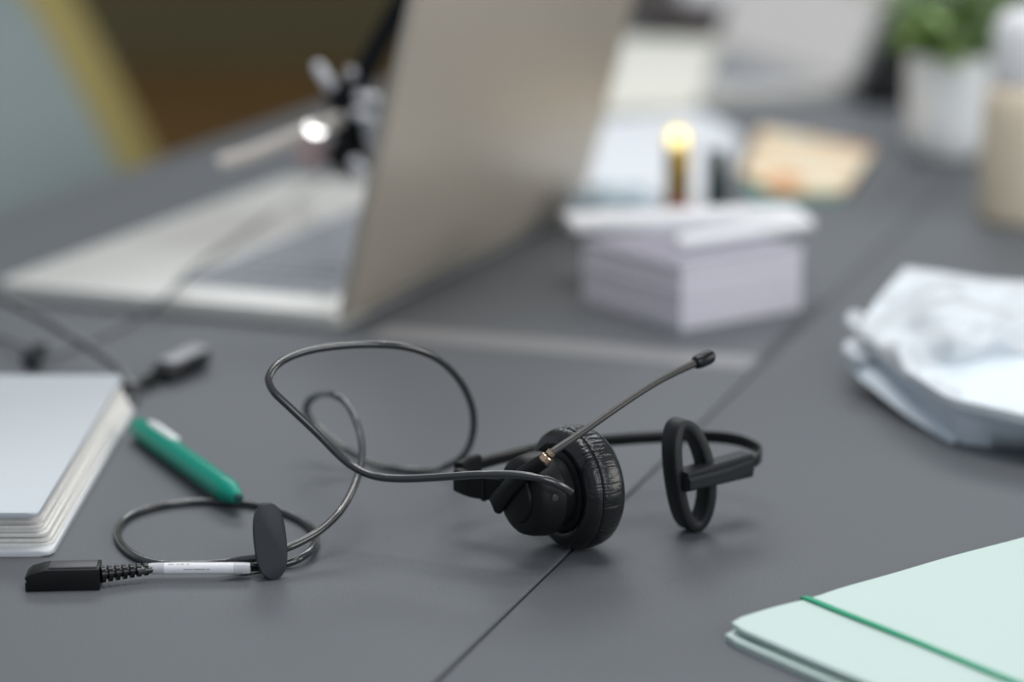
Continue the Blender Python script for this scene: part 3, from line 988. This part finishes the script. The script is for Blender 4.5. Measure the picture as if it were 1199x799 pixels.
flat('paper_stack', 'low stack of bluish white paper behind the memo block', 'paper', [(655, 225), (700, 140), (818, 126), (868, 158), (832, 246)], 0.0003, 0.012, M['paper'], sheets=6)
flat('paper_stack', 'cream white paper pile lying on the base of the far laptop', 'paper', [(680, 126), (720, 42), (842, 47), (812, 118)], 0.0136, 0.022, M['cream'], sheets=4)
flat('leaflet', 'cream and orange printed leaflet lying between papers and plant', 'leaflet', [(868, 200), (889, 149), (1022, 174), (990, 222), (905, 222)], 0.0042, 0.0075, M['leaflet'], r=0.004, sheets=2)
flat('leaflet', 'teal leaflet peeping out under the orange one', 'leaflet', [(872, 212), (896, 156), (1012, 184), (984, 229), (890, 231)], 0.0003, 0.0038, M['leaflet_teal'], r=0.004, sheets=2)

g0 = P(793, 253, 0.0123)
GT = thing('lipstick', 'small upright gold tube with a red base among the papers', 'tube', g0)
bm = NB()
lathe(bm, [(0.012, 0), (0.012, 0.0082), (0.047, 0.0082), (0.0475, 0.0078), (0.0478, 0)], g0, Z, 40)
for v in bm.verts:
    if v.co.z > g0.z + 0.04:
        v.co.z += (v.co.y - g0.y) * 1.06 - (v.co.x - g0.x) * 0.05 + 0.003
part('tube', bm, M['gold_tube'], GT)
bm = NB()
lathe(bm, [(0.0478, 0), (0.0478, 0.0062), (0.0486, 0.0060), (0.0488, 0)], g0, Z, 40)
for v in bm.verts:
    v.co.z += (v.co.y - g0.y) * 1.06 - (v.co.x - g0.x) * 0.05 + 0.003
part('tube_glint', bm, M['brass'], GT, label='slanted brass disc shaped to catch the lamp as a glint')  # disc tilted on purpose to throw the lamp back as a glint
bm = NB()
lathe(bm, [(0, 0), (0, 0.0090), (0.012, 0.0088), (0.0125, 0)], g0, Z, 32)
part('tube_base', bm, M['red'], GT, label='red lower end')
g1 = P(838, 243, 0.0124)
DT = thing('marker', 'small upright blackish green marker right of the gold tube', 'marker', g1)
bm = NB()
lathe(bm, [(0, 0), (0, 0.0076), (0.020, 0.0076), (0.0202, 0)], g1, Z, 28)
part('barrel', bm, M['green_dark'], DT)
bm = NB()
lathe(bm, [(0.0203, 0), (0.0203, 0.0072), (0.036, 0.0070), (0.040, 0.0060), (0.041, 0)], g1, Z, 28)
part('marker_cap', bm, M['green_dark'], DT)

# crumpled clear wrap
bm = NB()
bmesh.ops.create_icosphere(bm, subdivisions=5, radius=1)
wc = P(718, 236, 0.024)
for v in bm.verts:
    d = v.co.copy()
    n_ = noise.noise(d * 2.3) * 0.35 + abs(noise.noise(d * 5 + Vector((3, 1, 2)))) * 0.25
    d *= 1 + n_
    v.co = wc + Vector((d.x * 0.026, d.y * 0.017, max(-0.0118, d.z * 0.010)))
o = part('plastic_wrap', bm, M['wrap'], None, loc=(wc.x, wc.y, TZ + 0.012), smooth=60)
tagit(o, 'crumpled pale blue plastic wrapper on the paper stack by the laptop', 'wrapper')

# ---------------------------------------------------------------- white packet at right
def lin(pts, n):
    out = [pts[i].lerp(pts[i + 1], k / n) for i in range(len(pts) - 1) for k in range(n)] + [pts[-1].copy()]
    return smooth_pts(out, 2)


rows_ = [
    [(1060, 313, 42), (1092, 317, 43), (1150, 326, 42), (1199, 330, 42), (1260, 334, 41), (1320, 339, 40)],
    [(1034, 342, 38), (1078, 352, 42), (1140, 362, 44), (1199, 372, 42), (1260, 380, 41), (1320, 388, 40)],
    [(1015, 368, 34), (1062, 388, 36), (1120, 400, 38), (1176, 402, 34), (1260, 425, 26), (1320, 430, 38)],
    [(1008, 386, 30), (1052, 414, 31), (1112, 432, 26), (1168, 445, 16), (1260, 466, 16), (1320, 470, 26)],
    [(1012, 396, 27), (1052, 428, 27), (1110, 466, 25), (1199, 487, 24), (1260, 497, 24), (1320, 505, 24)],
]
PK = thing('packet', 'crumpled white paper packet with bluish folded sides near the right edge', 'packet', P(1160, 450, 0))
grid = [[P(x, y, z * mm) for x, y, z in r] for r in rows_]


def refine(grid, nr, nc):
    g = [lin(r, nc) for r in grid]
    cols = [catmull([g[i][j] for i in range(len(g))], nr) for j in range(len(g[0]))]
    return [[cols[j][i] for j in range(len(cols))] for i in range(len(cols[0]))]


G = refine(grid, 10, 12)
nI, nJ = len(G), len(G[0])
for i in range(nI):
    for j in range(nJ):
        e = min(1, i / 6, (nI - 1 - i) / 6, j / 5)
        p = G[i][j]
        d = noise.noise(p * 34) * 3.5 + (abs(noise.noise(p * 55 + Vector((5, 2, 1)))) - 0.2) * 6.0 - abs(noise.noise(p * 26 + Vector((1, 7, 3)))) * 8.5
        G[i][j] = p + Z * (d * mm * e)
bm = NB()
V1 = [[bm.verts.new(p) for p in r] for r in G]
V0 = [[bm.verts.new(p - Z * 0.004) for p in r] for r in G]
for i in range(nI - 1):
    for j in range(nJ - 1):
        bm.faces.new((V1[i][j], V1[i][j + 1], V1[i + 1][j + 1], V1[i + 1][j]))
        bm.faces.new((V0[i][j], V0[i + 1][j], V0[i + 1][j + 1], V0[i][j + 1]))
for i in range(nI - 1):
    for j in (0, nJ - 1):
        bm.faces.new((V0[i][j], V0[i + 1][j], V1[i + 1][j], V1[i][j]))
for j in range(nJ - 1):
    for i in (0, nI - 1):
        bm.faces.new((V0[i][j], V0[i][j + 1], V1[i][j + 1], V1[i][j]))
part('top_sheet', bm, M['packet'], PK, smooth=60)
# folded body beneath: front wall from the ridge down to the desk
ridge = lin([P(x, y, z * mm) for x, y, z in [(1013, 397, 25), (1052, 429, 25), (1110, 467, 23), (1199, 488, 22), (1260, 498, 22), (1320, 506, 22)]], 12)
foot = lin([P(x, y, z * mm) for x, y, z in [(1016, 412, 19), (1058, 458, 9), (1118, 519, 0.6), (1199, 528, 0.4), (1260, 536, 0.4), (1320, 541, 0.4)]], 12)
back_t = [p.copy() for p in G[0]]
bm = NB()
nK = len(ridge)
cols = []
for k in range(nK):
    a, b_ = ridge[k], foot[k]
    mid = a.lerp(b_, 0.5) + Vector((0, -0.0016, 0)) + Vector((0, noise.noise(a * 60) * 0.0015, 0))
    bt = back_t[min(k, len(back_t) - 1)] - Z * 0.006
    bb = Vector((bt.x, bt.y - 0.004, TZ + max(0.0006, (foot[k].z - TZ))))
    cols.append([bm.verts.new(q) for q in (a - Z * 0.0005, a.lerp(mid, 0.5) + Vector((0, -0.0006, 0)), mid, b_, bb, bt)])
for k in range(nK - 1):
    m_ = len(cols[0])
    for i in range(m_):
        bm.faces.new((cols[k][i], cols[k][(i + 1) % m_], cols[k + 1][(i + 1) % m_], cols[k + 1][i]))
bm.faces.new(cols[0]); bm.faces.new(cols[-1][::-1])
part('folded_side', bm, M['packet_side'], PK, smooth=55, label='bluish folded side')
# lower flap and two rounded tabs at the left
bm = NB()
fl_u = catmull([P(x, y, z * mm) for x, y, z in [(990, 408, 18), (1020, 420, 16), (1058, 452, 12), (1095, 492, 6), (1119, 512, 2.5)]], 8)
fl_l = catmull([P(x, y, z * mm) for x, y, z in [(994, 432, 11), (1018, 452, 8), (1052, 480, 5), (1090, 506, 1.6), (1117, 521, 0.4)]], 8)
qa = []
for a, b_ in zip(fl_u, fl_l):
    qa.append([bm.verts.new(q) for q in (a, a.lerp(b_, 0.5) + Vector((-0.001, -0.002, 0.001)), b_, b_ + Vector((0.002, 0.010, 0.0010)), a + Vector((0.002, 0.012, -0.001)))])
for k in range(len(qa) - 1):
    for i in range(5):
        bm.faces.new((qa[k][i], qa[k][(i + 1) % 5], qa[k + 1][(i + 1) % 5], qa[k + 1][i]))
bm.faces.new(qa[0]); bm.faces.new(qa[-1][::-1])
part('flap', bm, M['packet_side'], PK, smooth=60)
for pts_ in ([(1012, 392, 26), (1001, 384, 27), (996, 374, 28), (1003, 370, 29), (1014, 380, 29)], [(1018, 424, 16), (1004, 420, 18), (993, 411, 20), (998, 404, 22), (1014, 406, 22)]):
    bm = NB()
    q = smooth_pts(catmull([P(x, y, z * mm) for x, y, z in pts_], 6), 2)
    tube(bm, q, 0.0030, 12)
    part('tab', bm, M['packet'], PK)

# ---------------------------------------------------------------- plant, bottle
p0 = P(1106, 186)
PT = thing('potted_plant', 'small green plant in a round white pot at the far right', 'plant', p0)
rp = 0.0325
bm = NB()
lathe(bm, [(0, 0), (0, 0.019), (0.003, 0.0235), (0.010, 0.0285), (0.024, 0.0318), (0.045, rp), (0.074, rp + 0.0005), (0.083, rp), (0.084, rp - 0.0015), (0.083, rp - 0.003), (0.070, rp - 0.0035), (0.070, 0)], p0, Z, 56)
part('pot', bm, M['pot'], PT)
bm = NB()
lathe(bm, [(0.0695, 0), (0.0705, 0.014), (0.0712, 0.0288), (0.0700, 0.0289)], p0, Z, 40, lambda s, r, th: (0.0012 * math.sin(th * 7), 0))
part('soil', bm, M['soil'], PT)
bl, bs = NB(), NB()
rg = random.Random(21)
for k in range(46):
    a = rg.uniform(0, 6.28)
    rad = rg.uniform(0.004, 0.022)
    base = p0 + Z * 0.070 + Vector((math.cos(a) * rad, math.sin(a) * rad, 0))
    lean = rg.uniform(0.15, 1.0)
    hgt = rg.uniform(0.022, 0.085)
    tip_ = base + Vector((math.cos(a) * lean * hgt * 0.75, math.sin(a) * lean * hgt * 0.75, hgt))
    tube(bs, catmull([base, base.lerp(tip_, 0.5) + Z * 0.006, tip_], 4), 0.0009, 6)
    for q in range(3):
        az = a + rg.uniform(-1.3, 1.3)
        dirv = Vector((math.cos(az), math.sin(az), rg.uniform(-0.35, 0.6))).normalized()
        sidev = dirv.cross(Z).normalized()
        nv = sidev.cross(dirv)
        l_, w_ = rg.uniform(0.018, 0.030), rg.uniform(0.011, 0.017)
        st = base.lerp(tip_, rg.uniform(0.55, 1.0))
        rowv = []
        for i in range(7):
            t = i / 6
            wd = w_ / 2 * math.sin(math.pi * min(1, t * 0.93 + 0.05)) ** 0.8
            c = st + dirv * (l_ * t) - Z * (0.006 * t * t) + nv * 0.0
            rowv.append([bl.verts.new(c - sidev * wd + nv * 0.0018), bl.verts.new(c), bl.verts.new(c + sidev * wd + nv * 0.0018)])
        for i in range(6):
            for j in range(2):
                bl.faces.new((rowv[i][j], rowv[i][j + 1], rowv[i + 1][j + 1], rowv[i + 1][j]))
part('foliage', bl, M['leaf'], PT, smooth=60)
part('stem', bs, M['stem'], PT)

b0 = P(1195, 258)
BT = thing('bottle', 'beige bottle with a tall white cap in front of the potted plant', 'bottle', b0)
bm = NB()
lathe(bm, [(0, 0), (0, 0.026), (0.002, 0.0285), (0.006, 0.0295), (0.070, 0.0295), (0.085, 0.0285), (0.092, 0.026), (0.096, 0.021), (0.096, 0)], b0, Z, 56)
part('body', bm, M['beige'], BT)
bm = NB()
lathe(bm, [(0.0962, 0), (0.0962, 0.024), (0.098, 0.0245), (0.126, 0.0245), (0.136, 0.0235), (0.142, 0.020), (0.145, 0.013), (0.146, 0)], b0, Z, 56)
part('bottle_cap', bm, M['cap_white'], BT, label='tall white domed cap')

# ---------------------------------------------------------------- far laptop, pouch, sleeve and box
a0 = P(991, 113)
a1d = (P(866, 76) - a0); a1d.z = 0; a1d.normalize()
a2d = Vector((-a1d.y, a1d.x, 0))
if a2d.x > 0:
    a2d = -a2d
W2, D2, T2 = 0.31, 0.215, 0.012
L2 = thing('laptop', 'far laptop with a pale lit screen standing behind the papers', 'laptop', a0 + a1d * W2 / 2 + a2d * D2 / 2)
f2 = lambda x, y, z: a0 + a1d * x + a2d * y + Z * z
bm = NB()
prism(bm, round_poly([(0, 0), (W2, 0), (W2, D2), (0, D2)], 0.008), 0.0005, T2, f2, 0.0012, 2)
part('base', bm, M['deck'], L2)
bm = NB()
for r in range(5):
    for c in range(13):
        w, h = 0.27 / 13, 0.09 / 5
        x0, y0 = 0.02 + c * w, 0.018 + r * h
        prism(bm, [(x0 + 0.001, y0 + 0.001), (x0 + w - 0.001, y0 + 0.001), (x0 + w - 0.001, y0 + h - 0.001), (x0 + 0.001, y0 + h - 0.001)], T2 - 0.0002, T2 + 0.001, f2, 0.0002, 1)
part('keyboard', bm, M['key'], L2)
al2 = math.radians(68)
lu2 = -a2d * math.cos(al2) + Z * math.sin(al2)
ln2 = a2d * math.sin(al2) + Z * math.cos(al2)
fo2 = lambda x, y, z: a0 + Z * (T2 + 0.0003) + a1d * x + lu2 * y + ln2 * z
bm = NB()
prism(bm, round_poly([(0, 0), (W2, 0), (W2, 0.21), (0, 0.21)], 0.006), -0.006, 0.0, fo2, 0.001, 2)
ld2 = part('lid', bm, M['deck'], L2)
bm = NB()
prism(bm, round_poly([(0.004, 0.006), (W2 - 0.004, 0.006), (W2 - 0.004, 0.204), (0.004, 0.204)], 0.004), -0.0003, 0.0005, fo2, 0.0001, 1)
part('screen', bm, M['screen_lit'], ld2, label='pale grey lit screen')

pc = PY(800, 24, 2.62)
pg = P(806, 46)
o_pts = [P(742, 47), P(872, 50), P(880, 20), P(738, 18)]
PO = thing('pouch', 'dark brown pouch lying behind the cream papers', 'pouch', P(806, 40))
bm = NB()
c_ = P(806, 40)
tmp = bmesh.new()
bmesh.ops.create_icosphere(tmp, subdivisions=4, radius=1)


def sq(v, e):
    return math.copysign(abs(v) ** e, v)


merge(bm, tmp, lambda x, y, z: c_ + Vector((sq(x, 0.6) * 0.062, sq(y, 0.6) * 0.05 + 0.05, max(0, 0.014 + sq(z, 0.7) * 0.014 + 0.002 * noise.noise(Vector((x, y, z)) * 3)))))
part('body', bm, M['pouch'], PO)
bm = NB()
tube(bm, [c_ + Vector((-0.05, 0.0, 0.017)), c_ + Vector((0, -0.004, 0.018)), c_ + Vector((0.05, 0.0, 0.017))], 0.0012, 8)
part('zip', bm, M['sleeve_black'], PO)
SB = flat('laptop_sleeve', 'black padded laptop sleeve lying flat behind the white pot', 'laptop sleeve', [(1003, 104), (1130, 110), (1150, -6), (1052, -6)], 0.0004, 0.016, M['sleeve_black'], r=0.012, bev=0.005)
WB = flat('box', 'flat white carton at the far end of the desk', 'box', [(800, -8), (1000, -8), (1010, -70), (800, -70)], 0.0004, 0.03, M['box_white'], r=0.003, bev=0.001)


# ---------------------------------------------------------------- chairs beyond the desk edge
def chair(label, base, rot, fabric):
    r = thing('chair', label, 'chair', base)
    R = Matrix.Translation(base) @ Matrix.Rotation(rot, 4, 'Z')
    # local: +x faces the desk, seat centre at the origin
    bm = NB()
    prism(bm, round_poly([(-0.23, -0.24), (0.24, -0.24), (0.24, 0.24), (-0.23, 0.24)], 0.07, 8), 0.40, 0.475, lambda x, y, z: R @ Vector((x, y, z + 0.015 * (x + 0.2))), 0.025, 4)
    part('seat', bm, fabric, r, smooth=60)
    bm = NB()
    n, m_ = 18, 16
    fr, bk = [], []
    for i in range(n + 1):
        t = i / n
        zc = 0.44 + 0.46 * t
        for lst, off in ((fr, 0.0), (bk, -0.06)):
            row = []
            for j in range(m_ + 1):
                u = -1 + 2 * j / m_
                wd = 0.225 * (1 - 0.10 * t) * math.sqrt(max(0.0, 1 - max(0, (t - 0.82) / 0.18) ** 2 * 0.55))
                x = -0.20 - 0.22 * t ** 1.2 + 0.075 * u * u + off * (1 - 0.35 * u * u)
                row.append(R @ Vector((x, u * wd, zc - 0.02 * u * u * t)))
            lst.append(row)
    vf = [[bm.verts.new(p) for p in r_] for r_ in fr]
    vb_ = [[bm.verts.new(p) for p in r_] for r_ in bk]
    for i in range(n):
        for j in range(m_):
            bm.faces.new((vf[i][j], vf[i][j + 1], vf[i + 1][j + 1], vf[i + 1][j]))
            bm.faces.new((vb_[i][j], vb_[i + 1][j], vb_[i + 1][j + 1], vb_[i][j + 1]))
        for j in (0, m_):
            bm.faces.new((vf[i][j], vf[i + 1][j], vb_[i + 1][j], vb_[i][j]))
    for j in range(m_):
        for i in (0, n):
            bm.faces.new((vf[i][j], vf[i][j + 1], vb_[i][j + 1], vb_[i][j]))
    bmesh.ops.bevel(bm, geom=[e for e in bm.edges if e.calc_face_angle(0) > 1.0], offset=0.014, segments=3, affect='EDGES', clamp_overlap=True)
    part('backrest', bm, fabric, r, smooth=60)
    for sx, sy in ((1, 1), (1, -1), (-1, 1), (-1, -1)):
        bm = NB()
        tube(bm, [R @ Vector((sx * 0.17, sy * 0.18, 0.405)), R @ Vector((sx * 0.20, sy * 0.21, 0.2)), R @ Vector((sx * 0.235, sy * 0.235, 0.0))], lambda t: 0.017 - 0.006 * t, 14)
        part('leg', bm, M['wood_leg'], r)
    return r


chair('pale blue upholstered chair nearest the desk edge at the upper left', Vector((-0.252, 2.014, 0)), math.radians(-22), M['blue'])
chair('mustard yellow upholstered chair behind the pale blue chair', Vector((-0.360, 2.68, 0)), math.radians(-22), M['yellow'])

# ---------------------------------------------------------------- light
def area(name, loc, target, sx, sy, power, color=(1, 1, 1)):
    l = bpy.data.lights.new(name, 'AREA')
    l.shape = 'RECTANGLE'
    l.size, l.size_y = sx, sy
    l.energy = power
    l.color = color
    o = bpy.data.objects.new(name, l)
    COL.objects.link(o)
    o.location = loc
    o.rotation_euler = (Vector(target) - Vector(loc)).to_track_quat('-Z', 'Y').to_euler()
    return o


area('ceiling_lamp', (0.1, 1.2, TZ + 1.8), (0.1, 1.1, TZ), 1.0, 0.8, 16.5, (1.0, 0.985, 0.96))
area('window_light', (0.2, 4.9, TZ + 2.5), (0.1, 1.0, TZ), 3.2, 1.2, 46, (0.90, 0.96, 1.0))

area('fill_light', (1.6, -1.6, TZ + 1.5), (0.2, 1.4, TZ), 2.0, 1.6, 33, (0.93, 0.97, 1.0))  # unseen fill lamp added to brighten sides facing the camera

area('side_fill', (3.0, 1.0, TZ + 0.9), (0.0, 1.4, TZ + 0.1), 2.2, 1.4, 33, (1.0, 0.97, 0.92))  # unseen lamp added at the right to brighten the laptop lid


def glint_lamp(loc, power, r=0.05, color=(1, 0.97, 0.92)):  # small unseen lamps added only for glints on shiny parts
    l = bpy.data.lights.new('glint_point', 'POINT')
    l.energy = power
    l.shadow_soft_size = r
    l.color = color
    o = bpy.data.objects.new('glint_point', l)
    COL.objects.link(o)
    o.location = loc


for x_, y_ in ((-0.7, 1.9), (0.7, 2.2), (0.0, 0.9)):
    glint_lamp((x_, y_, TZ + 1.9), 7)

w = bpy.data.worlds.new('room_light')
scene.world = w
w.use_nodes = True
bg = w.node_tree.nodes['Background']
bg.inputs['Color'].default_value = (0.80, 0.87, 1.0, 1)
bg.inputs['Strength'].default_value = 0.40

# ---------------------------------------------------------------- camera
cd = bpy.data.cameras.new('camera')
cam = bpy.data.objects.new('camera', cd)
COL.objects.link(cam)
cam.location = CAM
cam.rotation_euler = (math.pi / 2 - PITCH, 0, 0)
cd.sensor_width = 36
cd.lens = F / 1199 * 36
cd.clip_start = 0.01
cd.dof.use_dof = True
cd.dof.focus_distance = 0.955
cd.dof.aperture_fstop = 3.3
cd.dof.aperture_blades = 0
scene.camera = cam

scene.view_settings.view_transform = 'Standard'
scene.view_settings.look = 'None'
scene.view_settings.gamma = 1
scene.view_settings.use_curve_mapping = False
scene.view_settings.exposure = 0.0
scene.cycles.use_denoising = True
